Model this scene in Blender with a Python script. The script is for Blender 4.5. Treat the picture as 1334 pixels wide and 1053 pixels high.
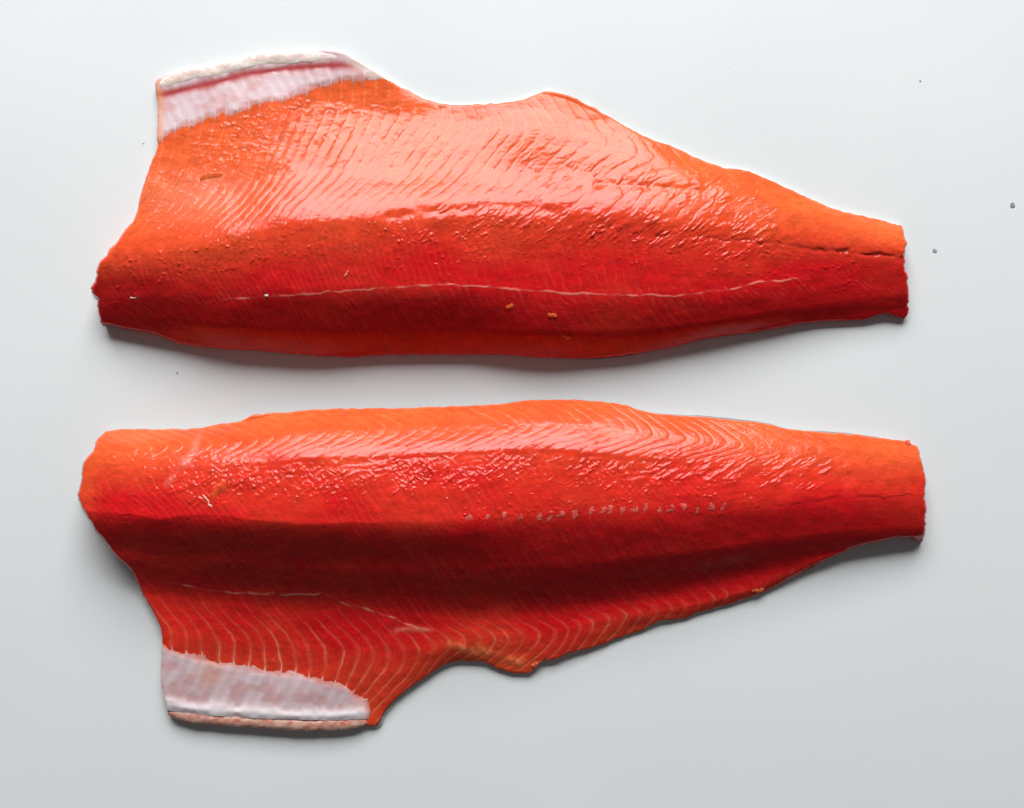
import bpy, math, random
import numpy as np

# ------------------------------------------------------------------ clear
for o in list(bpy.data.objects):
    bpy.data.objects.remove(o, do_unlink=True)
scn = bpy.context.scene
COL = scn.collection
rng = np.random.default_rng(7)
random.seed(7)

# ------------------------------------------------------------------ camera
S = 0.0004            # metres per photograph pixel on the board
CX, CY = 667.0, 526.5
D = 0.50              # camera height above the board
cam = bpy.data.cameras.new('camera')
cam_o = bpy.data.objects.new('camera', cam)
COL.objects.link(cam_o)
cam_o.location = (0, 0, D)
cam_o.rotation_euler = (0, 0, 0)
cam.sensor_fit = 'HORIZONTAL'
cam.sensor_width = 36.0
cam.lens = 36.0 * D / (1334 * S)
cam.clip_start = 0.01
cam.clip_end = 50
scn.camera = cam_o

# ------------------------------------------------------------------ world and window light
w = bpy.data.worlds.new('World')
scn.world = w
w.use_nodes = True
w.node_tree.nodes['Background'].inputs[0].default_value = (0.96, 0.98, 1.0, 1)
w.node_tree.nodes['Background'].inputs[1].default_value = 0.07

ld = bpy.data.lights.new('window_light', 'AREA')
ld.shape = 'RECTANGLE'
ld.size = 2.2
ld.size_y = 1.22
ld.energy = 137
ld.color = (0.97, 0.985, 1.0)
lo = bpy.data.objects.new('window_light', ld)
COL.objects.link(lo)
lo.location = (-0.06, 2.23, 1.335)
from mathutils import Vector
lo.rotation_euler = (Vector((0, 0.03, 0)) - Vector(lo.location)).to_track_quat('-Z', 'Y').to_euler()

vs = scn.view_settings
vs.view_transform = 'Standard'
vs.look = 'None'
vs.exposure = 0.0
vs.gamma = 1.0
vs.use_curve_mapping = False
scn.cycles.max_bounces = 6
scn.cycles.diffuse_bounces = 3
scn.cycles.glossy_bounces = 3
scn.render.resolution_x = 1024
scn.render.resolution_y = 808

# ------------------------------------------------------------------ small numeric helpers
_T = rng.random((6, 256, 256))

def vnoise(x, y, seed=0):
    t = _T[seed % 6]
    ox, oy = (seed * 37) % 97 + 1000, (seed * 53) % 89 + 1000
    x = np.asarray(x) + ox
    y = np.asarray(y) + oy
    xi = np.floor(x).astype(int)
    yi = np.floor(y).astype(int)
    fx = x - xi
    fy = y - yi
    fx = fx * fx * fx * (fx * (fx * 6 - 15) + 10)
    fy = fy * fy * fy * (fy * (fy * 6 - 15) + 10)
    a = t[xi & 255, yi & 255]
    b = t[(xi + 1) & 255, yi & 255]
    c = t[xi & 255, (yi + 1) & 255]
    d = t[(xi + 1) & 255, (yi + 1) & 255]
    return (a * (1 - fx) + b * fx) * (1 - fy) + (c * (1 - fx) + d * fx) * fy - 0.5

def fbm(x, y, n=4, seed=0):
    r = 0
    a = 1.0
    for i in range(n):
        r = r + a * vnoise(x, y, seed + i)
        x = x * 2.03
        y = y * 2.03
        a *= 0.5
    return r

def sstep(a, b, x):
    t = np.clip((x - a) / (b - a), 0, 1)
    return t * t * (3 - 2 * t)

def slopes(xs, ys):
    """Fritsch-Carlson slopes, nodes along axis 0."""
    h = np.diff(xs, axis=0)
    h = np.where(np.abs(h) < 1e-6, 1e-6, h)
    dl = np.diff(ys, axis=0) / h
    m = np.zeros_like(ys, dtype=float)
    p = dl[:-1] * dl[1:]
    w1 = 2 * h[1:] + h[:-1]
    w2 = h[1:] + 2 * h[:-1]
    with np.errstate(divide='ignore', invalid='ignore'):
        hm = (w1 + w2) / (w1 / dl[:-1] + w2 / dl[1:])
    m[1:-1] = np.where(p > 0, hm, 0)
    m[0] = dl[0]
    m[-1] = dl[-1]
    return m

def pchip1(xs, ys, x):
    xs = np.asarray(xs, float)
    ys = np.asarray(ys, float)
    m = slopes(xs, ys)
    x = np.clip(x, xs[0], xs[-1])
    i = np.clip(np.searchsorted(xs, x) - 1, 0, len(xs) - 2)
    h = xs[i + 1] - xs[i]
    t = (x - xs[i]) / h
    return ((1 + 2 * t) * (1 - t) ** 2 * ys[i] + t * (1 - t) ** 2 * h * m[i]
            + t * t * (3 - 2 * t) * ys[i + 1] + t * t * (t - 1) * h * m[i + 1])

def pchipk(Y, V, y):
    """interpolate V over nodes Y (both K x N) at y (N)."""
    K = Y.shape[0]
    m = slopes(Y, V)
    y = np.clip(y, Y[0], Y[-1])
    out = V[0].copy()
    for k in range(K - 1):
        h = np.maximum(Y[k + 1] - Y[k], 1e-6)
        sel = (y >= Y[k]) & (y <= Y[k + 1])
        t = np.clip((y - Y[k]) / h, 0, 1)
        v = ((1 + 2 * t) * (1 - t) ** 2 * V[k] + t * (1 - t) ** 2 * h * m[k]
             + t * t * (3 - 2 * t) * V[k + 1] + t * t * (t - 1) * h * m[k + 1])
        out = np.where(sel, v, out)
    return out

def resample(pts, n):
    """Catmull-ish resample of a polyline to n points by arc length."""
    p = np.asarray(pts, float)
    s = np.r_[0, np.cumsum(np.hypot(*np.diff(p, axis=0).T))]
    u = np.linspace(0, s[-1], n)
    return np.c_[pchip1(s, p[:, 0], u), pchip1(s, p[:, 1], u)]

def pl_dist(x, y, pts, want_t=False):
    """distance from many points to a polyline (and arc position)."""
    p = np.asarray(pts, float)
    best = np.full(x.shape, 1e9)
    bt = np.zeros(x.shape)
    sgn = np.zeros(x.shape)
    s = 0.0
    for a, b in zip(p[:-1], p[1:]):
        dx, dy = b - a
        L2 = dx * dx + dy * dy
        L = math.sqrt(L2)
        t = np.clip(((x - a[0]) * dx + (y - a[1]) * dy) / L2, 0, 1)
        qx = x - a[0] - t * dx
        qy = y - a[1] - t * dy
        d = np.hypot(qx, qy)
        k = d < best
        best = np.where(k, d, best)
        bt = np.where(k, s + t * L, bt)
        sgn = np.where(k, np.sign(dx * (y - a[1]) - dy * (x - a[0])), sgn)
        s += L
    return (best, bt, s, sgn) if want_t else best

def to_world(px, py, z):
    k = S * (D - z) / D
    return np.stack([(px - CX) * k, (CY - py) * k, z], -1)

# ------------------------------------------------------------------ mesh helpers
def mesh_from(name, verts, faces, mat, parent=None, col=None, smooth=True, attrs=None):
    """faces: list of arrays, each (n, k)."""
    me = bpy.data.meshes.new(name)
    verts = np.asarray(verts, np.float32)
    me.vertices.add(len(verts))
    me.vertices.foreach_set('co', verts.ravel())
    loops = np.concatenate([np.asarray(f).ravel() for f in faces]).astype(np.int32)
    sizes = np.concatenate([np.full(len(f), np.asarray(f).shape[1]) for f in faces])
    starts = np.r_[0, np.cumsum(sizes)[:-1]].astype(np.int32)
    me.loops.add(len(loops))
    me.loops.foreach_set('vertex_index', loops)
    me.polygons.add(len(sizes))
    me.polygons.foreach_set('loop_start', starts)
    me.update(calc_edges=True)
    if smooth:
        me.polygons.foreach_set('use_smooth', np.ones(len(me.polygons), bool))
    if col is not None:
        a = me.color_attributes.new('flesh_colour', 'FLOAT_COLOR', 'POINT')
        c = np.ones((len(verts), 4), np.float32)
        c[:, :3] = col
        a.data.foreach_set('color', c.ravel())
    if attrs:
        for k, v in attrs.items():
            a = me.attributes.new(k, 'FLOAT', 'POINT')
            a.data.foreach_set('value', np.asarray(v, np.float32))
    me.materials.append(mat)
    o = bpy.data.objects.new(name, me)
    COL.objects.link(o)
    if parent is not None:
        o.parent = parent
    return o

def sheet(name, top, bot, quads, mat, parent, col, attrs=None):
    """closed slab from matching top / bottom vertex layers and the top's quads."""
    used = np.unique(quads)
    mp = np.full(len(top), -1)
    mp[used] = np.arange(len(used))
    q = mp[quads]
    n = len(used)
    e = np.concatenate([q[:, [0, 1]], q[:, [1, 2]], q[:, [2, 3]], q[:, [3, 0]]])
    key = np.sort(e, axis=1)
    _, inv, cnt = np.unique(key[:, 0].astype(np.int64) * (n + 1) + key[:, 1], return_inverse=True, return_counts=True)
    be = e[cnt[inv] == 1]
    side = np.c_[be[:, 1], be[:, 0], be[:, 0] + n, be[:, 1] + n]
    verts = np.concatenate([top[used], bot[used]])
    cc = np.concatenate([col[used], col[used]])
    at = {k: np.concatenate([v[used], v[used]]) for k, v in attrs.items()} if attrs else None
    return mesh_from(name, verts, [q, q[:, ::-1] + n, side], mat, parent, cc, attrs=at)

# ------------------------------------------------------------------ materials
def nodes_of(mat):
    mat.use_nodes = True
    nt = mat.node_tree
    return nt, nt.nodes, nt.links, nt.nodes['Principled BSDF']

def wet_material(name, rough, sss, radius, scale, bump, micro, spec=0.5, coat=0.0, noise_col=0.12):
    m = bpy.data.materials.new(name)
    nt, N, L, P = nodes_of(m)
    att = N.new('ShaderNodeAttribute')
    att.attribute_name = 'flesh_colour'
    tc = N.new('ShaderNodeTexCoord')
    mp = N.new('ShaderNodeMapping')
    mp.inputs['Scale'].default_value = (0.55, 1.0, 1.0)
    L.new(tc.outputs['Object'], mp.inputs['Vector'])
    n1 = N.new('ShaderNodeTexNoise')
    n1.inputs['Scale'].default_value = micro
    n1.inputs['Detail'].default_value = 4
    n1.inputs['Roughness'].default_value = 0.6
    L.new(mp.outputs['Vector'], n1.inputs['Vector'])
    # slight mottling of the flesh
    n2 = N.new('ShaderNodeTexNoise')
    n2.inputs['Scale'].default_value = 210
    n2.inputs['Detail'].default_value = 5
    L.new(mp.outputs['Vector'], n2.inputs['Vector'])
    mr = N.new('ShaderNodeMapRange')
    mr.inputs['From Min'].default_value = 0.3
    mr.inputs['From Max'].default_value = 0.7
    mr.inputs['To Min'].default_value = 1 - noise_col
    mr.inputs['To Max'].default_value = 1 + noise_col
    L.new(n2.outputs['Fac'], mr.inputs['Value'])
    mx = N.new('ShaderNodeVectorMath')
    mx.operation = 'SCALE'
    L.new(att.outputs['Color'], mx.inputs[0])
    L.new(mr.outputs['Result'], mx.inputs['Scale'])
    L.new(mx.outputs['Vector'], P.inputs['Base Color'])
    rr = N.new('ShaderNodeMapRange')
    rr.inputs['From Min'].default_value = 0.3
    rr.inputs['From Max'].default_value = 0.7
    rr.inputs['To Min'].default_value = rough * 0.75
    rr.inputs['To Max'].default_value = rough * 1.3
    L.new(n2.outputs['Fac'], rr.inputs['Value'])
    L.new(rr.outputs['Result'], P.inputs['Roughness'])
    # crinkles: ridged noise, stronger where the surface is torn or bubbled
    ca = N.new('ShaderNodeAttribute')
    ca.attribute_name = 'crinkle'
    n3 = N.new('ShaderNodeTexNoise')
    n3.inputs['Scale'].default_value = micro * 0.62
    n3.inputs['Detail'].default_value = 3
    n3.inputs['Distortion'].default_value = 0.8
    L.new(mp.outputs['Vector'], n3.inputs['Vector'])
    sb = N.new('ShaderNodeMath')
    sb.operation = 'SUBTRACT'
    sb.inputs[1].default_value = 0.5
    L.new(n3.outputs['Fac'], sb.inputs[0])
    ab = N.new('ShaderNodeMath')
    ab.operation = 'ABSOLUTE'
    L.new(sb.outputs[0], ab.inputs[0])
    mu_ = N.new('ShaderNodeMath')
    mu_.operation = 'MULTIPLY'
    L.new(ab.outputs[0], mu_.inputs[0])
    L.new(ca.outputs['Fac'], mu_.inputs[1])
    ad = N.new('ShaderNodeMath')
    ad.operation = 'MULTIPLY_ADD'
    ad.inputs[1].default_value = 2.0
    L.new(mu_.outputs[0], ad.inputs[0])
    L.new(n1.outputs['Fac'], ad.inputs[2])
    b = N.new('ShaderNodeBump')
    b.inputs['Strength'].default_value = bump
    b.inputs['Distance'].default_value = 0.0004
    L.new(ad.outputs[0], b.inputs['Height'])
    L.new(b.outputs['Normal'], P.inputs['Normal'])
    P.inputs['Subsurface Weight'].default_value = sss
    P.inputs['Subsurface Radius'].default_value = radius
    P.inputs['Subsurface Scale'].default_value = scale
    P.inputs['Specular IOR Level'].default_value = spec
    P.inputs['IOR'].default_value = 1.42
    P.inputs['Coat Weight'].default_value = coat
    P.inputs['Coat Roughness'].default_value = 0.1
    return m

M_FLESH = wet_material('salmon_flesh', 0.135, 0.5, (1.0, 0.14, 0.07), 0.003, 0.16, 1150, spec=0.30)
M_MEMB = wet_material('belly_membrane', 0.30, 0.4, (1.0, 0.55, 0.45), 0.002, 0.2, 900, noise_col=0.07)
M_FAT = wet_material('belly_fat', 0.33, 0.5, (1.0, 0.5, 0.4), 0.002, 0.35, 800, noise_col=0.12)
M_SKIN = wet_material('silver_skin', 0.3, 0.0, (1, 1, 1), 0.001, 0.2, 1500, noise_col=0.25)
M_SCRAP = wet_material('flesh_scrap', 0.25, 0.5, (1.0, 0.2, 0.1), 0.002, 0.3, 1200)

def board_material():
    m = bpy.data.materials.new('white_plastic_board')
    nt, N, L, P = nodes_of(m)
    tc = N.new('ShaderNodeTexCoord')
    # cool white with faint cloudy stains
    n = N.new('ShaderNodeTexNoise')
    n.inputs['Scale'].default_value = 9
    n.inputs['Detail'].default_value = 5
    L.new(tc.outputs['Object'], n.inputs['Vector'])
    cr = N.new('ShaderNodeValToRGB')
    cr.color_ramp.elements[0].position = 0.3
    cr.color_ramp.elements[0].color = (0.745, 0.768, 0.765, 1)
    cr.color_ramp.elements[1].position = 0.7
    cr.color_ramp.elements[1].color = (0.770, 0.788, 0.786, 1)
    L.new(n.outputs['Fac'], cr.inputs['Fac'])
    L.new(cr.outputs['Color'], P.inputs['Base Color'])
    # fine grain + knife scratches
    g = N.new('ShaderNodeTexNoise')
    g.inputs['Scale'].default_value = 520
    g.inputs['Detail'].default_value = 3
    L.new(tc.outputs['Object'], g.inputs['Vector'])
    acc = None
    for ang, sc in ((0.5, 34), (-0.9, 27), (1.9, 22)):
        mp = N.new('ShaderNodeMapping')
        mp.inputs['Scale'].default_value = (1.0, 26.0, 1.0)
        rt = N.new('ShaderNodeMapping')
        rt.inputs['Rotation'].default_value = (0, 0, ang)
        L.new(tc.outputs['Object'], rt.inputs['Vector'])
        L.new(rt.outputs['Vector'], mp.inputs['Vector'])
        s = N.new('ShaderNodeTexNoise')
        s.inputs['Scale'].default_value = sc
        s.inputs['Detail'].default_value = 1
        L.new(mp.outputs['Vector'], s.inputs['Vector'])
        r = N.new('ShaderNodeMapRange')
        r.inputs['From Min'].default_value = 0.70
        r.inputs['From Max'].default_value = 0.78
        L.new(s.outputs['Fac'], r.inputs['Value'])
        if acc is None:
            acc = r.outputs['Result']
        else:
            a = N.new('ShaderNodeMath')
            a.operation = 'MAXIMUM'
            L.new(acc, a.inputs[0])
            L.new(r.outputs['Result'], a.inputs[1])
            acc = a.outputs[0]
    sub = N.new('ShaderNodeMath')
    sub.operation = 'MULTIPLY_ADD'
    sub.inputs[1].default_value = -0.5
    L.new(acc, sub.inputs[0])
    L.new(g.outputs['Fac'], sub.inputs[2])
    b = N.new('ShaderNodeBump')
    b.inputs['Strength'].default_value = 0.12
    b.inputs['Distance'].default_value = 0.0003
    L.new(sub.outputs[0], b.inputs['Height'])
    L.new(b.outputs['Normal'], P.inputs['Normal'])
    # patchy dampness
    n3 = N.new('ShaderNodeTexNoise')
    n3.inputs['Scale'].default_value = 5
    n3.inputs['Detail'].default_value = 6
    L.new(tc.outputs['Object'], n3.inputs['Vector'])
    r3 = N.new('ShaderNodeMapRange')
    r3.inputs['From Min'].default_value = 0.35
    r3.inputs['From Max'].default_value = 0.65
    r3.inputs['To Min'].default_value = 0.34
    r3.inputs['To Max'].default_value = 0.5
    L.new(n3.outputs['Fac'], r3.inputs['Value'])
    L.new(r3.outputs['Result'], P.inputs['Roughness'])
    P.inputs['Specular IOR Level'].default_value = 0.5
    return m

M_BOARD = board_material()

def plain(name, c, rough=0.5):
    m = bpy.data.materials.new(name)
    nt, N, L, P = nodes_of(m)
    n = N.new('ShaderNodeTexNoise')
    n.inputs['Scale'].default_value = 900
    r = N.new('ShaderNodeValToRGB')
    r.color_ramp.elements[0].color = (*[v * 0.7 for v in c], 1)
    r.color_ramp.elements[1].color = (*[min(1, v * 1.25) for v in c], 1)
    L.new(n.outputs['Fac'], r.inputs['Fac'])
    L.new(r.outputs['Color'], P.inputs['Base Color'])
    P.inputs['Roughness'].default_value = rough
    return m

# ------------------------------------------------------------------ the board
BW, BH, BT = 1.1, 0.9, 0.02
me = bpy.data.meshes.new('cutting_board')
import bmesh
bm = bmesh.new()
bmesh.ops.create_cube(bm, size=1.0)
bmesh.ops.scale(bm, vec=(BW * 2, BH * 2, BT), verts=bm.verts)
bmesh.ops.translate(bm, vec=(0, 0, -BT / 2), verts=bm.verts)
bmesh.ops.bevel(bm, geom=bm.edges[:], offset=0.004, segments=3, affect='EDGES')
bm.to_mesh(me)
bm.free()
me.materials.append(M_BOARD)
board = bpy.data.objects.new('cutting_board', me)
COL.objects.link(board)
board['kind'] = 'structure'

# ------------------------------------------------------------------ fillet data (photograph pixels; heights in mm)
UP = dict(
    stamps=[(520, 540, 1010, 3, -14, 30, 5, 15, 1.5, -50, -25, .16, .36),
            (420, 150, 620, 3, -6, 34, 0, 3, 1.4, -90, 90, .15, .38),
            (420, 500, 1120, 3, 5, 60, 0, 3, 1.4, -90, 90, .15, .36),
            (160, 150, 1100, 4, -18, 30, 3, 8, 1.2, 25, 65, .10, .25),
            (260, 250, 520, 1, 8, 60, 2, 8, 1.5, -60, 60, .10, .22),
            (200, 680, 1000, 2, -30, 25, 4, 12, 1.5, -60, -20, .12, .26),
            (650, 420, 860, 2, -60, 45, 3, 10, 1.2, -60, -30, .05, .13),
            (60, 140, 420, 3, -14, 2, 4, 9, 2.2, -80, -50, .15, .3)],
    memb=[(195, 192), (225, 180), (250, 168), (280, 158), (330, 144), (380, 132), (410, 122), (430, 114), (460, 111), (500, 108), (515, 90), (530, 0)], mside=1,
    hs=1.3, tail=(820, 980, 0.22),
    top=[(202, 110), (205, 104), (238, 91), (280, 83), (310, 76), (340, 69), (385, 66), (430, 65), (448, 68), (463, 77),
         (480, 88), (500, 100), (516, 110), (534, 119), (555, 129), (576, 135), (600, 137), (645, 135), (678, 131),
         (702, 122), (711, 119), (735, 123), (765, 136), (810, 162), (850, 182), (880, 193), (910, 207), (946, 219), (970, 222),
         (994, 231), (1030, 247), (1060, 261), (1090, 273), (1144, 286), (1176, 295)],
    bottom=[(131, 421), (160, 428), (205, 437), (235, 448), (280, 454), (340, 457), (370, 460), (430, 464), (460, 465),
            (510, 462), (600, 462), (660, 462), (705, 466), (750, 467), (795, 465), (850, 457), (934, 439), (1000, 430),
            (1048, 421), (1081, 418), (1120, 417), (1156, 409), (1177, 414), (1181, 411)],
    left=[(202, 110), (205, 139), (205, 166), (205, 188), (199, 208), (190, 232), (182, 258), (178, 277), (160, 304), (139, 331),
          (128, 346), (125, 361), (119, 376), (122, 385), (127, 390), (127, 400), (131, 421)],
    right=[(1176, 295), (1180, 324), (1179, 343), (1183, 366), (1184, 390), (1181, 411)],
    x=[130, 205, 300, 400, 500, 600, 700, 800, 900, 1000, 1100, 1180],
    #       y nodes, h nodes, septum offset d, loin tone t (lower on the lit ridge), groove g, pale line s
    curves=[
        ([100, 100, 78, 66, 100, 137, 122, 157, 203, 234, 276, 297], [4, 4, 4, 4, 2.6, 2.6, 2.8, 3, 3.6, 4.2, 5, 5],
         [112, 112, 115, 115, 112, 112, 62, 60, 60, 60, 60, 60], .05, .5, .8),
        ([200, 190, 150, 122, 127, 152, 167, 187, 222, 252, 287, 306], [7, 7, 6.5, 5.5, 3.7, 4.3, 8, 7, 8, 8.2, 8.0, 7.6],
         [110, 110, 112, 112, 112, 118, 100, 90, 85, 80, 75, 70], .1, .8, .55),
        ([270, 265, 240, 215, 215, 215, 220, 227, 247, 270, 299, 314], [12, 13, 13, 13, 12, 11.2, 12.4, 12, 12, 11.5, 10.2, 9.4],
         [65, 65, 72, 74, 74, 70, 55, 45, 40, 35, 30, 30], .2, 1.0, .25),
        ([345, 335, 318, 303, 292, 285, 285, 290, 300, 310, 322, 328], [16, 20, 23, 23.5, 23, 21.5, 20, 18.5, 16.5, 14.2, 12, 10.5],
         [0] * 12, .6, .5, .05),
        ([385, 380, 375, 372, 370, 370, 373, 379, 379, 369, 358, 352], [12.5, 17.3, 21.2, 22.6, 22.5, 21.7, 20.3, 18.5, 16.3, 13.6, 11, 9.8],
         [20] * 12, 1.0, .12, .03),
        ([408, 412, 420, 425, 425, 425, 428, 428, 420, 405, 390, 380], [8.8, 12.4, 16, 16.2, 14.8, 14.8, 16, 14.3, 12.5, 10.5, 8.8, 8],
         [52] * 12, 1.0, .15, .15),
        ([427, 442, 457, 464, 463, 463, 467, 466, 450, 432, 419, 413], [4.6, 4.8, 4.6, 4, 3.8, 3.8, 4.2, 4.2, 3.6, 3.2, 3.2, 3.2],
         [75] * 12, 1.0, .12, .12),
    ],
    spacing=([100, 200, 450, 600, 750, 900, 1050, 1200], [16, 15, 15.5, 22, 24, 20, 16, 14]),
)
LO = dict(
    stamps=[(700, 220, 860, 2, 2, 46, 4, 11, 1.5, -50, -25, .14, .34),
            (420, 240, 860, 2, 2, 40, 4, 10, 1.4, 25, 60, .12, .30),
            (300, 150, 1000, 2, 15, 65, 0, 3, 1.4, -90, 90, .15, .36),
            (170, 840, 1080, 2, -14, 22, 8, 18, 1.6, -40, -25, .16, .36),
            (160, 600, 960, 3, -16, 4, 0, 3, 1.4, -90, 90, .15, .36),
            (120, 200, 900, 5, -40, 30, 2, 6, 1.1, 10, 50, .08, .2),
            (260, 380, 860, 1, -4, 34, 3, 10, 1.2, -50, -15, .05, .13),
            (160, 120, 330, 2, -30, 30, 3, 9, 1.5, -70, 70, .10, .25)],
    memb=[(200, 833), (230, 842), (260, 850), (300, 858), (340, 866), (380, 872), (410, 876), (440, 884), (460, 898), (480, 930), (490, 1200)], mside=-1,
    hs=1.28, tail=(850, 1010, 0.25),
    top=[(139, 562), (159, 559), (210, 559), (255, 558), (282, 553), (312, 549), (330, 541), (375, 537), (420, 533), (489, 532),
         (540, 531), (600, 529), (645, 527), (675, 523), (705, 521), (741, 521), (780, 523), (810, 527), (845, 537), (878, 541),
         (912, 543), (952, 547), (992, 551), (1032, 560), (1087, 564), (1143, 570), (1183, 576)],
    bottom=[(219, 931), (255, 942), (300, 945), (345, 948), (390, 951), (420, 951), (477, 946), (487, 946), (503, 924),
            (525, 903), (555, 881), (576, 868), (600, 861), (621, 861), (642, 868), (672, 877), (688, 877), (700, 867),
            (708, 861), (720, 860), (738, 853), (774, 843), (810, 830), (840, 820), (860, 809), (888, 806), (920, 795), (960, 784), (992, 773),
            (1035, 751), (1075, 731), (1112, 714), (1152, 705), (1183, 700), (1201, 706)],
    left=[(139, 562), (129, 571), (120, 588), (107, 605), (105, 630), (101, 642), (105, 660), (112, 672), (123, 690), (135, 705),
          (153, 727), (168, 741), (178, 756), (189, 780), (204, 807), (211, 834), (210, 858), (210, 888), (214, 912), (219, 931)],
    right=[(1183, 576), (1191, 580), (1198, 591), (1203, 610), (1206, 644), (1206, 668), (1204, 696), (1201, 706)],
    x=[105, 200, 300, 400, 500, 600, 700, 800, 900, 1000, 1100, 1205],
    curves=[
        ([562, 559, 551, 535, 532, 529, 521, 526, 542, 553, 565, 580], [5, 5.5, 5.5, 5.5, 4.5, 4.5, 4.5, 4.5, 4.5, 5, 5, 5],
         [-45] * 12, .12, .5, .6),
        ([588, 583, 577, 565, 560, 557, 552, 558, 572, 582, 590, 598], [12, 14.5, 15.5, 15, 14, 13.5, 13.5, 12.5, 12, 11, 10, 9],
         [0] * 12, .3, .9, .25),
        ([622, 617, 612, 602, 598, 593, 590, 597, 605, 612, 616, 620], [16, 20.5, 22, 22, 21.5, 21, 20.5, 19, 17, 15, 13, 11],
         [-62] * 12, .7, .7, .08),
        ([666, 670, 674, 678, 681, 678, 668, 662, 657, 654, 650, 648], [18, 23.5, 26, 27, 27, 26.5, 25, 23, 20.5, 18, 15, 12],
         [-20] * 12, .95, .08, .03),
        ([718, 727, 732, 736, 738, 740, 734, 726, 716, 702, 690, 680], [10.5, 13.5, 15.3, 16, 16.5, 17, 17.3, 16.6, 15.3, 13.8, 12.2, 10.5],
         [22] * 12, 1.0, .1, .12),
        ([762, 778, 788, 796, 802, 806, 802, 790, 772, 745, 715, 696], [5.6, 5.6, 5.6, 5.6, 5.4, 5.2, 4.8, 4.5, 4.2, 5.5, 7, 8],
         [66] * 12, .97, .3, .2),
        ([830, 830, 838, 850, 852, 836, 828, 805, 788, 760, 722, 701], [6.5, 6.5, 6.2, 6, 6, 6, 5.2, 5, 4.5, 5, 5, 5],
         [100, 100, 105, 108, 108, 100, 95, 80, 78, 70, 62, 62], .85, .7, 1.0),
        ([936, 934, 945, 952, 946, 866, 878, 834, 803, 772, 718, 706], [4.2, 4.2, 4.2, 4.2, 3, 2.4, 2.6, 2.2, 2.2, 2.2, 2.6, 3],
         [102, 102, 108, 95, 20, 70, 35, 55, 62, 58, 58, 58], .5, .8, 1.0),
    ],
    spacing=([90, 300, 500, 700, 900, 1050, 1220], [19, 20, 21, 21, 19, 16, 14]),
)

BELLY = np.array([0.74, 0.120, 0.028])
LOIN = np.array([0.60, 0.009, 0.012])
PALE = np.array([0.80, 0.27, 0.15])

def coons(F, nu, nv):
    T = resample(F['top'], nu)
    B = resample(F['bottom'], nu)
    Lf = resample(F['left'], nv)
    R = resample(F['right'], nv)
    u = np.linspace(0, 1, nu)[:, None, None]
    v = np.linspace(0, 1, nv)[None, :, None]
    P = ((1 - v) * T[:, None] + v * B[:, None] + (1 - u) * Lf[None] + u * R[None]
         - ((1 - u) * (1 - v) * T[0] + u * (1 - v) * T[-1] + (1 - u) * v * B[0] + u * v * B[-1]))
    outline = np.concatenate([T, R[1:], B[::-1][1:], Lf[::-1][1:-1]])
    return P, outline

def septa_phase(F, px, py, Yk):
    Dk = np.stack([pchip1(F['x'], c[2], px) for c in F['curves']])
    d = pchipk(Yk, Dk, py)
    xs = np.linspace(-200, 1600, 1801)
    inv = np.cumsum(1.0 / np.interp(xs, *F['spacing']))
    return np.interp(px - d, xs, inv)

def feature(px, py, pts, width, breakup=0.0, seed=3, scale=7.0, wob=0.0):
    q = np.asarray(pts, float)
    m_ = 4 * width + wob + 14
    near = ((px > q[:, 0].min() - m_) & (px < q[:, 0].max() + m_) & (py > q[:, 1].min() - m_) & (py < q[:, 1].max() + m_))
    out = np.zeros(px.shape)
    d, t, Ls, sg = pl_dist(px[near], py[near], pts, True)
    ds = d * sg + wob * (fbm(t / 16, t * 0 + seed, 3, seed))
    wl = width * (1 + 0.7 * fbm(t / 11, t * 0 + 5 + seed, 2, seed + 1))
    f = np.exp(-(ds / wl) ** 2)
    f = f * sstep(0, 12, t + 4) * sstep(0, 12, Ls - t + 4)
    if breakup:
        n = 0.5 + 0.8 * fbm(t / (scale * 3), t * 0 + seed * 3.1, 4, seed)
        f = f * (0.12 + 0.88 * sstep(breakup - 0.25, breakup + 0.25, n))
    out[near] = f
    return out

def mix(c, new, f):
    return c + (np.asarray(new) - c) * f[..., None]

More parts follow.
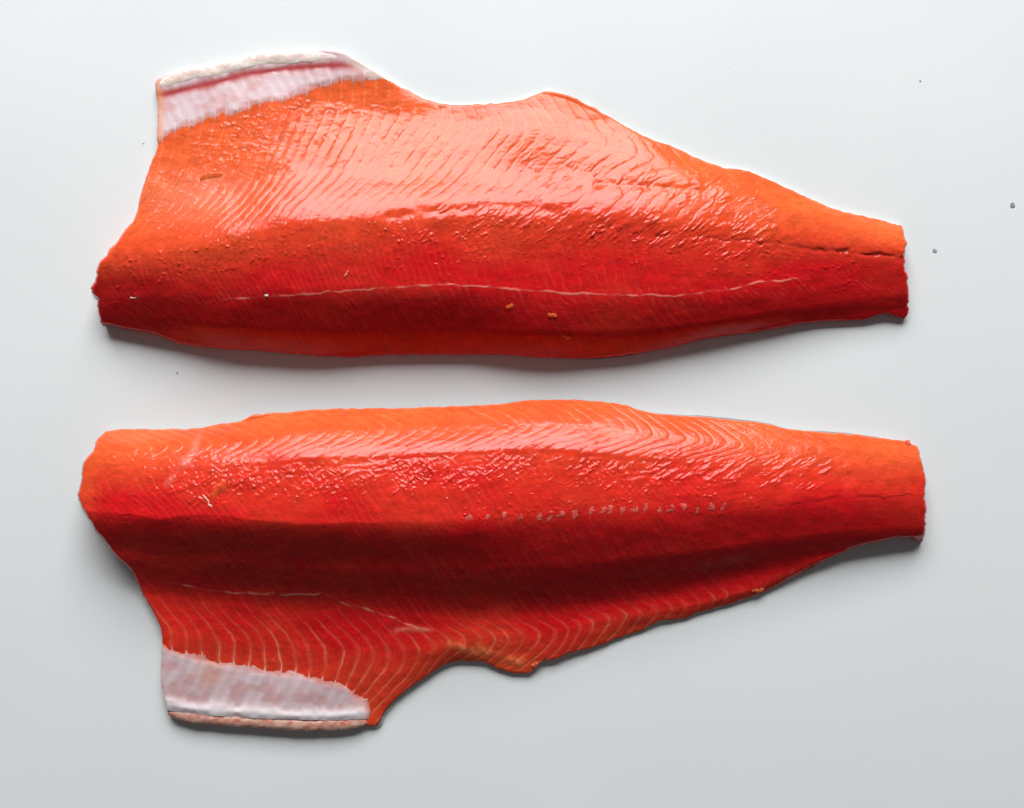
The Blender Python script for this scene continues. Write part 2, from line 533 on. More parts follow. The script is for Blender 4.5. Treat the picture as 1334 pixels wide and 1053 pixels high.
def stamp_field(px, py, stamps, fx, curves):
    """small wet beads and torn fibre ends: short rounded ridges scattered in bands."""
    x0, y0 = px.min() - 20, py.min() - 20
    r = 2.0
    W, H_ = int((px.max() - x0 + 20) * r), int((py.max() - y0 + 20) * r)
    img = np.zeros((H_, W), np.float32)
    for (n, xa, xb, k, da, db, l0, l1, wd, a0, a1, h0, h1) in stamps:
        X = rng.uniform(xa, xb, n)
        Y = pchip1(fx, curves[k][0], X) + rng.uniform(da, db, n)
        ok = vnoise(X / 24, Y / 16, 3) > rng.uniform(-0.35, 0.2, n)
        for x, y in zip(X[ok], Y[ok]):
            ln_ = rng.uniform(l0, l1) / 2
            an = math.radians(rng.uniform(a0, a1))
            hh = rng.uniform(h0, h1) * (0.95 if l0 == 0 else 0.75)
            w_ = wd * 0.85 * rng.uniform(0.7, 1.25)
            R_ = int((ln_ + 3 * w_) * r) + 2
            cx, cy = int((x - x0) * r), int((y - y0) * r)
            if cx - R_ < 0 or cy - R_ < 0 or cx + R_ >= W or cy + R_ >= H_:
                continue
            gy, gx = np.mgrid[-R_:R_ + 1, -R_:R_ + 1] / r
            u = gx * math.cos(an) + gy * math.sin(an)
            v = -gx * math.sin(an) + gy * math.cos(an) + 0.06 * u * u / max(ln_, 1)
            du = np.maximum(np.abs(u) - ln_, 0)
            img[cy - R_:cy + R_ + 1, cx - R_:cx + R_ + 1] += (hh * np.exp(-(du * du + v * v) / (w_ * w_))).astype(np.float32)
    fx_ = np.clip((px - x0) * r, 0, W - 2)
    fy_ = np.clip((py - y0) * r, 0, H_ - 2)
    i, j = fx_.astype(int), fy_.astype(int)
    a, b = fx_ - i, fy_ - j
    return ((img[j, i] * (1 - a) + img[j, i + 1] * a) * (1 - b) + (img[j + 1, i] * (1 - a) + img[j + 1, i + 1] * a) * b)

def build_fillet(F, nu, nv, name, extra, edge_w):
    P, outline = coons(F, nu, nv)
    px = P[..., 0].ravel()
    py = P[..., 1].ravel()
    # slightly ragged cut edge
    near = np.zeros((nu, nv), bool)
    near[:45] = near[-45:] = True
    near[:, :45] = near[:, -45:] = True
    near = near.ravel()
    edge = np.full(px.shape, 99.0)
    edge[near] = pl_dist(px[near], py[near], np.vstack([outline[::4], outline[:1]]))
    rag = np.exp(-edge / 5.0) * (1 + 1.2 * sstep(1150, 1180, px) + 0.6 * (1 - sstep(130, 170, px)))
    dx_ = rag * (1.5 * fbm(px / 9, py / 9, 3, 2))
    dy_ = rag * (1.3 * fbm(px / 9 + 31, py / 9, 3, 4))
    px = px + dx_
    py = py + dy_
    Yk = np.stack([pchip1(F['x'], c[0], px) for c in F['curves']])
    Yk = np.maximum.accumulate(Yk + np.arange(len(Yk))[:, None] * 1e-3, axis=0)
    Hk = np.stack([pchip1(F['x'], c[1], px) for c in F['curves']])
    h = pchipk(Yk, Hk, py)
    h = np.where(h > 5, 5 + (h - 5) * F['hs'], h)
    one = np.ones_like(px)
    t = pchipk(Yk, np.stack([one * c[3] for c in F['curves']]), py)
    g = pchipk(Yk, np.stack([one * c[4] for c in F['curves']]), py)
    s = pchipk(Yk, np.stack([one * c[5] for c in F['curves']]), py)
    fade = 1 - (1 - F['tail'][2]) * sstep(F['tail'][0], F['tail'][1], px)
    my = np.interp(px, [p[0] for p in F['memb']], [p[1] for p in F['memb']])
    g = g * fade * (1 - 0.85 * sstep(-6, 6, (my - py) * F['mside']))
    s = s * fade
    ph = septa_phase(F, px, py, Yk)
    ph = ph + 0.30 * fbm(px / 45, py / 38, 3, 5) + 0.06 * vnoise(px / 6, py / 6, 1)
    fr = ph - np.floor(ph)
    line = np.abs(fr - 0.5) * 2            # 1 at the septum
    idx = np.floor(ph + 0.5)
    var = 0.55 + 0.9 * (np.modf(np.abs(np.sin(idx * 12.9898) * 43758.5453))[0])
    patch = np.clip(0.5 + 1.9 * fbm(px / 34, py / 20, 3, 2), 0, 1.4)
    sp = np.interp(px, *F['spacing'])
    wl = 1.0 - 2.9 / sp                     # line half width about 1.6 px
    ln = sstep(wl, 1.0, line)
    wide = sstep(0.35, 1.0, line)
    # base tone: belly to loin, with the lit ridge's orange put in the colour
    tt = np.clip(t + 0.22 * fbm(px / 90, py / 55, 3, 4), 0, 1)
    col = BELLY + (LOIN - BELLY) * tt[:, None]
    col = col * (1 + 0.14 * fbm(px / 14, py / 5, 3, 1))[:, None]
    col = col * (1 + 0.16 * vnoise(px / 4.5, py / 1.8, 3) + 0.12 * vnoise(px / 2.2, py / 2.2, 5))[:, None]
    dots = np.clip(3.0 * (fbm(px / 3.0, py / 2.6, 2, 9) - 0.22), 0, 1) * np.clip(0.4 + 2 * fbm(px / 40, py / 30, 2, 1), 0, 1)
    col = mix(col, (0.84, 0.14, 0.06), 0.32 * dots * (1 - 0.75 * sstep(0.8, 1.0, t)))
    # relief
    h = h + 0.9 * fbm(px / 120, py / 70, 2, 3)
    hb = h.copy()
    h = h + 0.22 * fbm(px / 26, py / 16, 2, 1)
    h = h - g * (0.24 * ln * var * patch + 0.11 * wide)
    fr3 = np.abs((ph * 3 + 0.5 * vnoise(px / 12, py / 9, 4)) % 1 - 0.5) * 2
    h = h - 0.05 * g * sstep(0.6, 1.0, fr3) * np.clip(0.5 + 2 * fbm(px / 20, py / 14, 2, 7), 0, 1)
    fib = vnoise(px / 7.0, py / 2.2, 2)
    h = h + (0.035 + 0.05 * g) * fib
    grain = fbm(px / 3.6, py / 3.0, 2, 0)
    h = h + (0.03 + 0.05 * g * np.clip(0.5 + 2 * fbm(px / 30, py / 22, 2, 9), 0, 1)) * grain
    col = mix(col, PALE, np.clip(0.50 * s * ln * var * np.clip(0.25 + 1.9 * fbm(px / 26, py / 22, 3, 11) + 0.25, 0, 1.2) + 0.13 * s * sstep(0.45, 1.0, line), 0, 1))
    rough_cell = None
    # finer fibre sheets between the main septa, faint over the whole flesh
    ph2 = ph * 2 + 0.25 + 0.25 * vnoise(px / 10, py / 8, 2)
    l2 = sstep(1.0 - 4.4 / sp, 1.0, np.abs(ph2 - np.floor(ph2) - 0.5) * 2)
    k2 = l2 * np.clip(0.5 + 1.8 * fbm(px / 30, py / 18, 2, 10), 0, 1) * fade
    h = h - 0.045 * k2
    col = mix(col, np.array([0.78, 0.15, 0.09]), 0.20 * k2)
    h = h + stamp_field(px, py, F['stamps'], F['x'], F['curves'])
    h, col, spk = extra(px, py, h, col, ph, ln, Yk)
    spk = np.clip(spk + 0.35 * g * np.clip(0.4 + 2 * fbm(px / 34, py / 24, 2, 9), 0, 1), 0, 1)
    # rounded rim
    wdt = one * 3.0
    for (ex, ey, er, ew) in edge_w:
        wdt = wdt + (ew - 3.0) * np.exp(-(((px - ex) ** 2 + (py - ey) ** 2) / er ** 2))
    e = np.clip(edge / wdt, 0, 1)
    rnd = 0.72 + 0.28 * np.sqrt(np.clip(1 - (1 - e) ** 2, 0, 1))
    h = 1.0 + np.maximum(h - 1.0, 0.6) * rnd
    hb = 1.0 + np.maximum(hb - 1.0, 0.6) * rnd
    z = h * 1e-3
    top = to_world(px, py, z)
    ids = np.arange(nu * nv).reshape(nu, nv)
    quads = np.stack([ids[:-1, :-1], ids[:-1, 1:], ids[1:, 1:], ids[1:, :-1]], -1).reshape(-1, 4)
    ring = np.concatenate([ids[:, 0], ids[-1, 1:], ids[::-1, -1][1:], ids[0, ::-1][1:-1]])
    n0 = len(px)
    m = len(ring)
    cen = top[ring]
    nrm = np.roll(cen, -1, 0) - np.roll(cen, 1, 0)
    nrm = np.stack([nrm[:, 1], -nrm[:, 0], nrm[:, 0] * 0], -1)
    nrm /= np.linalg.norm(nrm, axis=1)[:, None] + 1e-12
    r1 = cen.copy()
    r1[:, 2] = 0.5 * cen[:, 2] + 0.0004
    r1[:, :2] -= nrm[:, :2] * 0.0002 * -1 * 0
    r2 = cen.copy()
    r2[:, 2] = 0.0006
    # which way is inward
    ctr = cen.mean(0)
    r0 = cen.copy()
    verts = np.concatenate([top, r0, r1, r2])
    nx = np.roll(np.arange(m), -1)
    a = np.arange(m)
    s1 = np.c_[n0 + a, n0 + nx, n0 + m + nx, n0 + m + a]
    s2 = s1 + m
    cap = (n0 + 2 * m + a)[None]
    # orient: quads must face up
    q0 = quads[len(quads) // 2]
    nz = np.cross(top[q0[1]] - top[q0[0]], top[q0[2]] - top[q0[0]])[2]
    if nz < 0:
        quads = quads[:, ::-1]
    # top edge wall skin, ends cut flesh; lower edge flesh-coloured to warm the shadow beneath
    longs = np.zeros(m, bool)
    longs[:nu] = True
    longs[nu + nv - 2:2 * nu + nv - 2] = True
    longs[nu + nv - 2:] = False
    wall = np.where(longs[:, None], np.array([0.30, 0.24, 0.20]), col[ring])
    colv = np.concatenate([col, 0.5 * col[ring] + 0.5 * wall, wall, wall])
    root = bpy.data.objects.new('salmon_fillet', None)
    COL.objects.link(root)
    root.empty_display_size = 0.02
    c0 = to_world(np.array([px.mean()]), np.array([py.mean()]), np.array([0.0]))[0]
    root.location = c0
    bpy.context.view_layer.update()
    faces = [quads, s1, s2, cap]
    o = mesh_from('flesh', verts - c0, faces, M_FLESH, root, colv,
                  attrs={'crinkle': np.concatenate([spk, np.zeros(3 * m)])})
    return dict(root=root, px=px, py=py, h=h, hb=hb, ph=ph, ln=ln, top=top, quads=quads, c0=c0, outline=outline, F=F, nu=nu, nv=nv, ids=ids)

def surf_h(B, x, y):
    """height (mm) of the fillet surface near a pixel."""
    k = np.argmin((B['px'] - x) ** 2 + (B['py'] - y) ** 2)
    return B['h'][k]

# ------------------------------------------------------------------ fillet-specific relief and colour
DARKRED = (0.22, 0.006, 0.010)
WHITE = (0.80, 0.62, 0.58)

def extra_up(px, py, h, col, ph, ln, Yk):
    # vein trench along the middle towards the tail
    v = [(800, 300), (850, 306), (930, 311), (1000, 317), (1060, 324), (1110, 329), (1150, 334), (1182, 337)]
    f = feature(px, py, v, 2.4, 0.42, 3, 5, 4.0)
    h = h - 0.6 * f * (0.5 + 0.5 * sstep(1030, 1070, px))
    col = mix(col, DARKRED, np.clip(0.6 * f * (0.45 + 0.55 * sstep(1030, 1070, px)), 0, 1))
    # shallow valleys that stay out of the glare
    f = feature(px, py, [(500, 284), (560, 276), (640, 271), (700, 272), (735, 280)], 9, 0, 2)
    h = h - 0.7 * f
    f = feature(px, py, [(770, 240), (840, 243), (930, 250)], 7, 0, 2)
    h = h - 0.6 * f
    # pale lateral line
    l = [(285, 391), (346, 386), (410, 383), (450, 379), (510, 375), (570, 370), (612, 372), (660, 376), (720, 381), (795, 384), (850, 385),
         (880, 386), (940, 378), (988, 369), (1040, 363)]
    f = feature(px, py, l, 1.0, 0.45, 1, 5, 2.6)
    h = h + 0.14 * f
    col = mix(col, (0.82, 0.30, 0.22), np.clip(0.8 * f, 0, 1))
    # bumpy sparkling band just below the ridge
    band = np.exp(-((py - (Yk[3] + 14)) / 26) ** 2) * sstep(150, 260, px)
    cell = vnoise(px / 4.2, py / 3.4, 5) + 0.6 * vnoise(px / 2.4 + 7, py / 2.2, 4)
    h = h + 0.14 * band * cell * np.clip(0.6 + 2 * fbm(px / 25, py / 14, 2, 3), 0, 1.3)
    # oblique myomere ends in the tail half of the band
    st = np.sin((px * 0.42 + py * 0.62) * 0.52 + 2 * vnoise(px / 14, py / 10, 2))
    bb = np.exp(-((py - (Yk[3] + 2)) / 20) ** 2) * sstep(560, 680, px) * (1 - sstep(1000, 1090, px))
    h = h + 0.13 * bb * st * np.clip(0.6 + 1.8 * fbm(px / 22, py / 12, 2, 6), 0, 1.2)
    # short pale ticks along the lateral line
    tick = sstep(0.86, 1.0, np.abs((ph * 2.0) % 1 - 0.5) * 2) * np.exp(-((py - (Yk[4] + 10)) / 14) ** 2)
    col = mix(col, (0.80, 0.28, 0.20), np.clip(0.45 * tick * np.clip(2.4 * fbm(px / 12, py / 8, 2, 8), 0, 1), 0, 1))
    # washed-out fatty head end of the belly
    f = np.clip(np.exp(-(((px - 255) / 60) ** 2 + ((py - 255) / 30) ** 2)), 0, 1)
    col = mix(col, (0.84, 0.30, 0.20), 0.30 * f)
    # shallow hollow low on the back, shaped for the deep shade there
    f = np.exp(-(((px - 560) / 90) ** 2 + ((py - 432) / 14) ** 2))
    h = h - 0.8 * f
    spk = 0.9 * band + 0.5 * bb + 0.25 * np.exp(-((py - Yk[4]) / 22) ** 2) * np.clip(3 * fbm(px / 20, py / 12, 2, 5), 0, 1)
    return h, col, spk

def extra_lo(px, py, h, col, ph, ln, Yk):
    # crisp crest of the loin on the head side
    cr = sstep(0, 1, np.clip((700 - px) / 260, 0, 1))
    h = h + 0.6 * cr * np.exp(-np.abs(py - Yk[3] + 9 * fbm(px / 70, px * 0 + 2.0, 3, 1)) / 9)
    # vein along the tail
    v = [(1010, 659), (1050, 654), (1078, 651), (1143, 648), (1190, 647)]
    f = feature(px, py, v, 1.8, 0.45, 3, 5, 4.0)
    h = h - 0.2 * f
    col = mix(col, DARKRED, np.clip(0.45 * f, 0, 1))
    # bumpy sparkling band under the glossy back strip
    band = np.exp(-((py - (Yk[2] + 16)) / 22) ** 2) * sstep(180, 300, px) * (1 - 0.7 * sstep(900, 1100, px))
    cell = vnoise(px / 4.4, py / 3.6, 5) + 0.6 * vnoise(px / 2.5 + 7, py / 2.3, 4)
    wv = np.sin((px * 0.55 + py * 0.80) * 0.50 + 2 * vnoise(px / 13, py / 9, 2)) * np.sin((px * 0.5 - py * 0.85) * 0.42 + 1.5 * vnoise(px / 15, py / 9, 4))
    md = np.clip(0.6 + 2 * fbm(px / 26, py / 14, 2, 3), 0, 1.3)
    h = h + band * md * (0.13 * cell + 0.12 * wv)
    st = np.sin((px * 0.40 + py * 0.66) * 0.50 + 2 * vnoise(px / 14, py / 10, 2))
    bb = np.exp(-((py - 616) / 18) ** 2) * sstep(760, 860, px) * (1 - sstep(1080, 1140, px))
    h = h + 0.14 * bb * st * md
    # step that separates the glossy strip from the band
    h = h + 0.35 * sstep(4, -4, py - (Yk[2] - 2)) * sstep(330, 420, px) * (1 - sstep(850, 930, px))
    # thin pale line between slope and flap
    l = [(215, 757), (270, 768), (306, 772), (360, 775), (420, 774), (450, 787), (480, 793), (525, 810), (550, 820)]
    f = feature(px, py, l, 1.0, 0.55, 1, 5, 3.0)
    h = h + 0.2 * f
    col = mix(col, (0.80, 0.36, 0.26), np.clip(0.8 * f, 0, 1))
    f = feature(px, py, [(512, 822), (535, 819), (562, 821)], 3.5, 0.45, 4, 6)
    h = h + 0.2 * f
    col = mix(col, (0.82, 0.36, 0.25), np.clip(0.45 * f, 0, 1))
    # torn strip near the head end; pale tint paints part of its glare
    f = feature(px, py, [(262, 563), (252, 585), (238, 603), (228, 618), (216, 634)], 5.5, 0.25, 2, 10)
    h = h + 0.35 * f + 0.5 * f * vnoise(px / 3.5, py / 4.5, 3)
    col = mix(col, (0.82, 0.36, 0.28), np.clip(0.25 * f, 0, 1))
    # cut lip of the belly notch, lightened in colour partly for its highlight
    f = feature(px, py, [(580, 838), (606, 847), (636, 850), (666, 860), (685, 866)], 7, 0.2, 2, 12)
    h = h + 0.35 * f + 0.35 * f * vnoise(px / 5, py / 9, 2)
    col = mix(col, (0.86, 0.24, 0.09), np.clip(0.9 * f * (0.6 + 0.8 * vnoise(px / 5, py / 9, 2)), 0, 1))
    # dark pin-prick dots on the crest
    for (dx, dy) in ((170, 671), (245, 677), (286, 678), (306, 678), (422, 688)):
        f = np.exp(-(((px - dx) / 3) ** 2 + ((py - dy) / 1.4) ** 2))
        h = h - 0.15 * f
        col = mix(col, DARKRED, np.clip(0.7 * f, 0, 1))
    # hollow with the deepest shade towards the tail
    f = np.exp(-(((px - 850) / 110) ** 2 + ((py - 764) / 15) ** 2))
    h = h + 0.3 * f
    h = h + 0.9 * fbm(px / 150, py / 40, 2, 8) * np.exp(-((py - 735) / 36) ** 2) * (1 - sstep(680, 760, px))
    # orange tint at the head end
    f = np.exp(-(((px - 112) / 14) ** 2 + ((py - 625) / 45) ** 2))
    col = mix(col, (0.72, 0.12, 0.025), 0.4 * f)
    spk = 0.9 * band + 0.5 * bb + 0.3 * np.exp(-((py - Yk[3] + 6) / 14) ** 2) * sstep(560, 640, px)
    return h, col, spk

NU, NV = 1120, 385
up = build_fillet(UP, NU, NV, 'salmon_fillet', extra_up,
                  [(535, 122, 30, 12)])
up['root']['label'] = 'upper raw salmon fillet with its white belly strip and belly notch along the top edge'
up['root']['category'] = 'salmon fillet'
up['root']['group'] = 'salmon fillets on the cutting board'
lo_f = build_fillet(LO, NU, 430, 'salmon_fillet', extra_lo,
                    [(530, 895, 45, 17), (600, 868, 40, 9)])
lo_f['root']['label'] = 'lower raw salmon fillet with shaded loin and white belly strip at bottom left'
lo_f['root']['category'] = 'salmon fillet'
lo_f['root']['group'] = 'salmon fillets on the cutting board'

# ------------------------------------------------------------------ belly membranes
def membrane(B, poly_in, stripes, rib, outer=None, name='belly_membrane'):
    """poly_in: line between membrane and flesh; side sign tells the membrane side."""
    px, py, h = B['px'], B['py'], B['h']
    line, side, xr = poly_in
    d, t, Ls, sg = pl_dist(px, py, line, True)
    yb = np.interp(px, [p[0] for p in line], [p[1] for p in line])
    sd = (yb - py) * side                      # >0 inside the membrane
    sd = sd + 7 * fbm(px / 16, py / 16, 3, 2) + 5.0 * (B['ln'] - 0.3)
    sd = np.minimum(sd, (xr - px) * 0.8 + 3 * vnoise(px / 8, py / 8, 1))
    sd0 = sd
    if outer is not None:
        yo = np.interp(px, [p[0] for p in outer], [p[1] for p in outer])
        sd = np.where((py - yo) * -side < 0, -5, sd) if side > 0 else np.where(py > yo, -5, sd)
    q = B['quads']
    keep = (sd[q] > -1.0).all(1)
    q = q[keep]
    f = sstep(-1, 13, sd0)
    ridge = np.sin((px - py * rib[1]) * 2 * math.pi / rib[0] + 2.5 * fbm(px / 40, py / 40, 2, 3))
    ridge = np.where(ridge > 0, ridge, ridge * 0.5)
    hh = (h - 0.15) * (1 - f) + f * (B['hb'] + 0.5) + 0.022 * ridge * f + 0.03 * f * fbm(px / 9, py / 9, 2, 4)
    base = np.array([0.66, 0.46, 0.48])
    col = np.tile(base, (len(px), 1))
    str_ = np.clip(0.5 + 0.5 * ridge, 0, 1)
    col = mix(col, (0.76, 0.66, 0.68), 0.5 * str_)
    col = mix(col, (0.62, 0.28, 0.26), np.clip(1.1 * fbm(px / 22, py / 14, 3, 7), 0, 0.5))
    col = mix(col, (0.72, 0.13, 0.05), 0.85 * (1 - sstep(-2, 15, sd)))
    hh, col = stripes(px, py, hh, col)
    top = to_world(px, py, hh * 1e-3)
    bot = to_world(px, py, np.maximum(h - 0.7, 0.4) * 1e-3)
    return sheet(name, top - B['c0'], bot - B['c0'], q, M_MEMB, B['root'], col)

def stripes_up(px, py, hh, col):
    l = [(198, 127), (240, 117), (280, 108), (320, 97), (370, 90), (420, 86), (455, 85), (480, 90)]
    f = feature(px, py, l, 6.0, 0.0, 3, 30)
    hh = hh - 0.35 * f
    col = mix(col, (0.40, 0.022, 0.022), np.clip(0.95 * f, 0, 1))
    f = feature(px, py, [(450, 74), (470, 86), (490, 97), (515, 110)], 8, 0, 2)
    col = mix(col, (0.80, 0.66, 0.60), np.clip(0.8 * f, 0, 1))
    f = np.exp(-((px - 206) / 7) ** 2)
    col = mix(col, (0.78, 0.30, 0.14), 0.7 * f)
    return hh, col

def stripes_lo(px, py, hh, col):
    l = [(212, 915), (255, 924), (300, 927), (345, 930), (390, 933), (430, 933), (480, 929)]
    f = feature(px, py, l, 7.0, 0.0, 3, 30)
    hh = hh + 1.0 * f + 0.4 * f * vnoise(px / 10, py / 7, 3)
    col = mix(col, (0.80, 0.74, 0.75), np.clip(0.9 * f, 0, 1))
    f = np.exp(-(((px - 272) / 14) ** 2 + ((py - 882) / 16) ** 2))
    col = mix(col, (0.66, 0.28, 0.14), 0.6 * f)
    return hh, col

mu = membrane(up, ([(195, 192), (225, 180), (250, 168), (280, 158), (330, 144), (380, 132), (410, 122), (430, 114), (460, 111), (500, 108), (530, 104)], 1, 512),
              stripes_up, (15, 0.55))
ml = membrane(lo_f, ([(200, 833), (230, 842), (260, 850), (300, 858), (340, 866), (380, 872), (410, 876), (440, 884), (460, 898), (480, 908), (500, 925)], -1, 482),
              stripes_lo, (17, -0.6), [(200, 924), (255, 932), (345, 938), (430, 940), (500, 937)])

# ------------------------------------------------------------------ fat rim (lumpy tube along the belly edge)
def rim(B, parent, path, half_w, half_h, zc, cols, taper=1.0, name='fat_rim'):
    n, k = 260, 18
    p = resample(path, n)
    hz = np.array([B['hb'][np.argmin((B['px'] - a_) ** 2 + (B['py'] - b_) ** 2)] for a_, b_ in p])
    hz = np.convolve(np.pad(hz, 10, 'edge'), np.ones(21) / 21, 'valid')
    zc = hz + zc
    tg = np.gradient(p, axis=0)
    tg /= np.linalg.norm(tg, axis=1)[:, None]
    nr = np.c_[-tg[:, 1], tg[:, 0]]
    s = np.linspace(0, 1, n)
    end = np.sqrt(np.clip(1 - np.abs(2 * s - 1) ** 14, 0, 1)) * (1 - 0.6 * sstep(0.75, 1.0, s) * taper)
    V = []
    C = []
    for j in range(k):
        a = 2 * math.pi * j / k
        lump = 1 + 0.18 * fbm(s * 26, s * 0 + 1.5 * math.cos(a), 2, 3) + 0.14 * fbm(s * 70, s * 0 + 2 * math.sin(a), 2, 1)
        w_ = half_w * end * lump * math.cos(a)
        z_ = zc + half_h * end * lump * math.sin(a)
        q = p + nr * w_[:, None]
        V.append(to_world(q[:, 0], q[:, 1], np.maximum(z_, 0.5) * 1e-3))
        nn = np.clip(0.5 + 1.2 * fbm(s * 34 + 3, s * 0 + math.cos(a) * 2.2, 3, 4), 0, 1)
        nb = np.clip(0.2 + 1.6 * fbm(s * 20, s * 0 + math.cos(a) * 3 + 9, 3, 2), 0, 1)
        c = np.tile(np.array(cols[0]), (n, 1))
        c = mix(c, cols[1], nn * 0.8)
        c = mix(c, cols[2], nb * 0.75)
        C.append(c)
    V = np.stack(V, 1).reshape(-1, 3)
    C = np.stack(C, 1).reshape(-1, 3)
    i = np.arange(n - 1)[:, None]
    j = np.arange(k)[None]
    a = i * k + j
    b = i * k + (j + 1) % k
    q = np.stack([a, b, b + k, a + k], -1).reshape(-1, 4)
    caps = np.array([list(range(k))[::-1], [(n - 1) * k + t for t in range(k)]])
    o = mesh_from(name, V - B['c0'], [q, caps], M_FAT, parent, C)
    bmx = bmesh.new()
    bmx.from_mesh(o.data)
    bmesh.ops.recalc_face_normals(bmx, faces=bmx.faces[:])
    bmx.to_mesh(o.data)
    bmx.free()
    return o

rim(up, mu, [(206, 112), (238, 100), (280, 92), (310, 85), (340, 78), (385, 75), (425, 74), (440, 75), (452, 79)],
    8.5, 0.8, 0.15, ((0.82, 0.74, 0.69), (0.78, 0.55, 0.50), (0.66, 0.50, 0.40)))
rim(lo_f, ml, [(219, 928), (255, 936), (300, 939), (345, 942), (390, 945), (430, 945), (478, 941)],
    7.0, 1.3, 0.0, ((0.60, 0.36, 0.27), (0.46, 0.08, 0.06), (0.68, 0.50, 0.40)), 0.0)

# ------------------------------------------------------------------ skin under each fillet
def skin(B, offs, base_off, shade):
    out = B['outline'][::3]
    n = len(out)
    tg = np.roll(out, -1, 0) - np.roll(out, 1, 0)
    tg /= np.linalg.norm(tg, axis=1)[:, None]
    nr = np.c_[tg[:, 1], -tg[:, 0]]
    # outline runs clockwise on the picture (y down): outward is +nr
    off = np.full(n, base_off)
    for (x, y, r, o) in offs:
        off = off + o * np.exp(-(((out[:, 0] - x) / r) ** 2 + ((out[:, 1] - y) / r) ** 2))
    off = off + 0.6 * vnoise(np.arange(n) / 5.0, np.zeros(n), 2)
    q = out + nr * off[:, None]
    V = np.concatenate([to_world(q[:, 0], q[:, 1], np.full(n, z)) for z in (0.0002, 0.0012)])
    V[n:, :2] += (out - q)[:, :] * np.array([1, -1]) * S * 0.3
    a = np.arange(n)
    b = np.roll(a, -1)
    side = np.c_[a, b, b + n, a + n]
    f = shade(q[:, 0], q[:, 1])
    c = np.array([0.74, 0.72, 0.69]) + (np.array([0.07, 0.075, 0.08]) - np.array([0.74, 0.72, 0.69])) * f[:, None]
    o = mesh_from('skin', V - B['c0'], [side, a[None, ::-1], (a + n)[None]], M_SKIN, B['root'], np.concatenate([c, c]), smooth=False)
    bmx = bmesh.new()
    bmx.from_mesh(o.data)
    bmesh.ops.recalc_face_normals(bmx, faces=bmx.faces[:])
    bmx.to_mesh(o.data)
    bmx.free()

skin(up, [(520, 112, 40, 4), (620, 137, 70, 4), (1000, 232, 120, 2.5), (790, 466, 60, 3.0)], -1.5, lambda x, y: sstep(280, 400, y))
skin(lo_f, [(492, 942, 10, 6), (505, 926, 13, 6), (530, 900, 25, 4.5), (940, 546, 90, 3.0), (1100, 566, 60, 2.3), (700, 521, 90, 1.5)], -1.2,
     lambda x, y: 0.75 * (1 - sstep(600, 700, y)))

# ------------------------------------------------------------------ small torn pieces and bones on the fillets
def scrap(B, x, y, ln_, wd, ang, ht, c, name='torn_flap', mat=None, seed=0, bend=0.0, sink=0.25):
    n, k = 14, 10
    h0 = surf_h(B, x, y)
    ca, sa = math.cos(math.radians(ang)), math.sin(math.radians(ang))
    V, C = [], []
    for i in range(n):
        s = -1 + 2 * i / (n - 1)
        r = math.sqrt(max(0.0, 1 - abs(s) ** 2.4)) * (1 + 0.5 * float(vnoise(np.array(i * 0.7), np.array(seed * 1.7), seed)))
        r = max(r, 0.03)
        cx_ = s * ln_ / 2
        cy_ = bend * (1 - s * s) + 0.12 * ln_ * float(vnoise(np.array(i * 0.5 + 9), np.array(seed * 2.3), seed + 1))
        for j in range(k):
            a = 2 * math.pi * j / k
            rr = r * (1 + 0.35 * float(vnoise(np.array(i * 0.9), np.array(j * 0.9 + seed), seed + 2)))
            lx, ly = cx_, cy_ + math.cos(a) * wd / 2 * rr
            gx = x + lx * ca - ly * sa
            gy = y + lx * sa + ly * ca
            hz = surf_h(B, gx, gy) if j == 0 else hz
            z = 0.5 * hz + 0.5 * h0 - sink + (math.sin(a) * 0.5 + 0.3) * ht * rr
            V.append(to_world(np.array(gx), np.array(gy), np.array(z * 1e-3)))
            f = 0.75 + 0.5 * random.random()
            C.append(np.clip(np.array(c) * f, 0, 0.9))
    V = np.array(V)
    i = np.arange(n - 1)[:, None]
    j = np.arange(k)[None]
    a = i * k + j
    b = i * k + (j + 1) % k
    q = np.stack([a, b, b + k, a + k], -1).reshape(-1, 4)
    caps = np.array([list(range(k))[::-1], [(n - 1) * k + t for t in range(k)]])
    o = mesh_from(name, V - B['c0'], [q, caps], mat or M_SCRAP, B['root'], np.array(C))
    bmx = bmesh.new()
    bmx.from_mesh(o.data)
    bmesh.ops.recalc_face_normals(bmx, faces=bmx.faces[:])
    bmx.to_mesh(o.data)
    bmx.free()
    return o

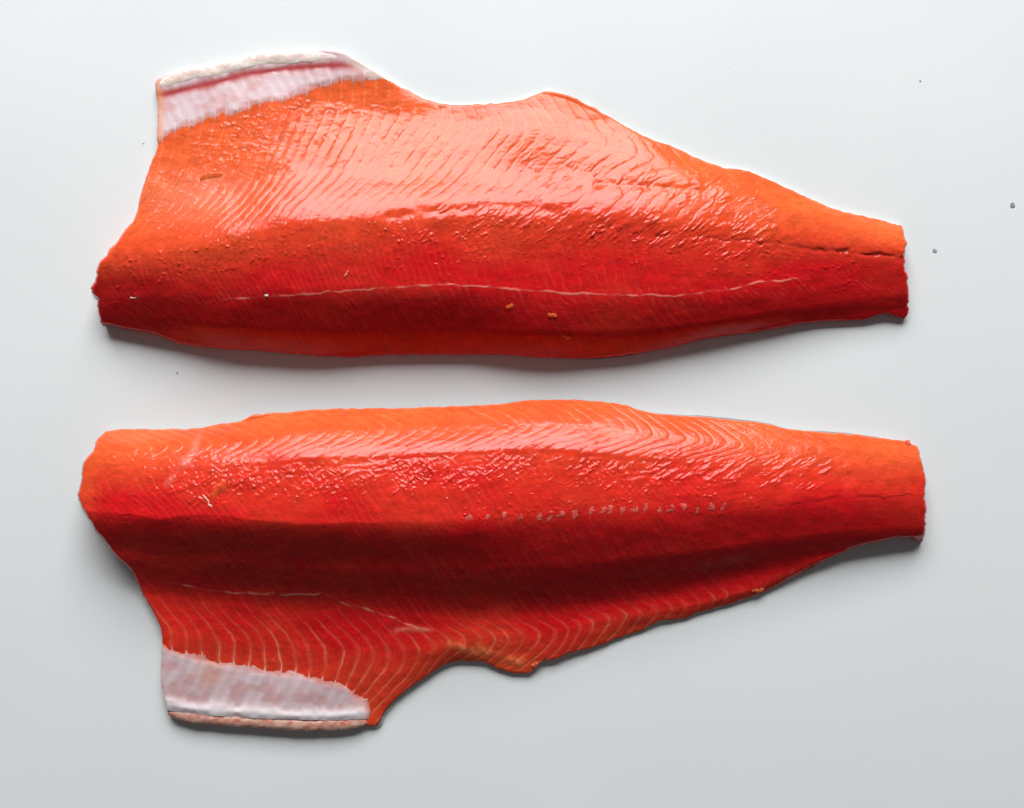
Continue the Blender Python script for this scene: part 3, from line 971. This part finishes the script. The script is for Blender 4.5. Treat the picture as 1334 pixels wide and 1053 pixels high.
OR = (0.80, 0.11, 0.030)
PK = (0.84, 0.42, 0.34)
scrap(up, 276, 232, 34, 11, -14, 0.45, (0.74, 0.12, 0.028), seed=1, bend=-2)
scrap(up, 664, 398, 13, 8, -25, 0.9, OR, seed=2)
scrap(up, 719, 410, 15, 8, 8, 1.0, OR, seed=3)
scrap(up, 738, 437, 14, 9, 30, 0.8, (0.70, 0.06, 0.03), seed=4)
scrap(up, 347, 385, 6, 4, 0, 0.8, (0.85, 0.8, 0.78), seed=5)
scrap(up, 451, 357, 12, 3, -55, 0.7, (0.75, 0.2, 0.1), seed=6)
scrap(up, 176, 387, 14, 4, -8, 0.5, (0.82, 0.42, 0.34), seed=7)
scrap(up, 124, 377, 14, 10, 80, 1.2, OR, seed=8, sink=0.4)
scrap(lo_f, 282, 638, 36, 14, -48, 0.8, (0.74, 0.075, 0.022), seed=9, bend=3)
scrap(lo_f, 271, 655, 26, 3, 50, 0.8, PK, seed=10)
scrap(lo_f, 987, 768, 18, 9, -8, 1.2, (0.82, 0.14, 0.05), seed=11)
scrap(lo_f, 1183, 577, 9, 6, 60, 1.4, OR, seed=12)
scrap(lo_f, 700, 863, 20, 7, -30, 1.2, (0.82, 0.16, 0.05), seed=13)

# stubs of the pin bones, a broken row towards the tail of the lower fillet
xs = [611, 633, 656, 676, 702, 716, 730, 748, 770, 785, 795, 810, 825, 840, 858, 872, 890, 908, 926, 941]
for i, x in enumerate(xs):
    y = np.interp(x, [605, 660, 740, 800, 880, 950], [675, 674, 669, 665, 663, 659])
    scrap(lo_f, x, y + random.uniform(-2, 2), random.uniform(11, 17), random.uniform(7, 11), random.uniform(-80, -55) if i % 3 else random.uniform(-15, 5),
          0.5, (0.69, 0.10, 0.08), name='pin_bone', seed=20 + i)

# ------------------------------------------------------------------ marks on the board
def spot(x, y, r, c, seed, name='stain', asp=1.0):
    n = 14
    V = []
    for j in range(n):
        a = 2 * math.pi * j / n
        rr = r * (1 + 0.5 * float(vnoise(np.array(j * 0.8), np.array(seed * 1.3), seed)))
        V.append(to_world(np.array(x + math.cos(a) * rr), np.array(y + asp * math.sin(a) * rr), np.array(0.00008)))
    V.append(to_world(np.array(float(x)), np.array(float(y)), np.array(0.00008 + r * S * 0.25)))
    V = np.array(V)
    f = np.array([[j, n, (j + 1) % n] for j in range(n)])
    m = plain('board_speck', c, 0.6)
    o = mesh_from(name, V, [f], m, board)
    return o

spot(1319, 268, 3.4, (0.26, 0.27, 0.27), 1, 'speck', 1.2)
spot(1218, 327, 3.0, (0.32, 0.33, 0.33), 2, 'speck')
spot(1199, 106, 1.4, (0.3, 0.3, 0.3), 3, 'speck')
spot(187, 187, 1.5, (0.45, 0.45, 0.44), 4, 'speck', 0.6)
spot(231, 486, 1.7, (0.40, 0.38, 0.34), 5, 'speck')
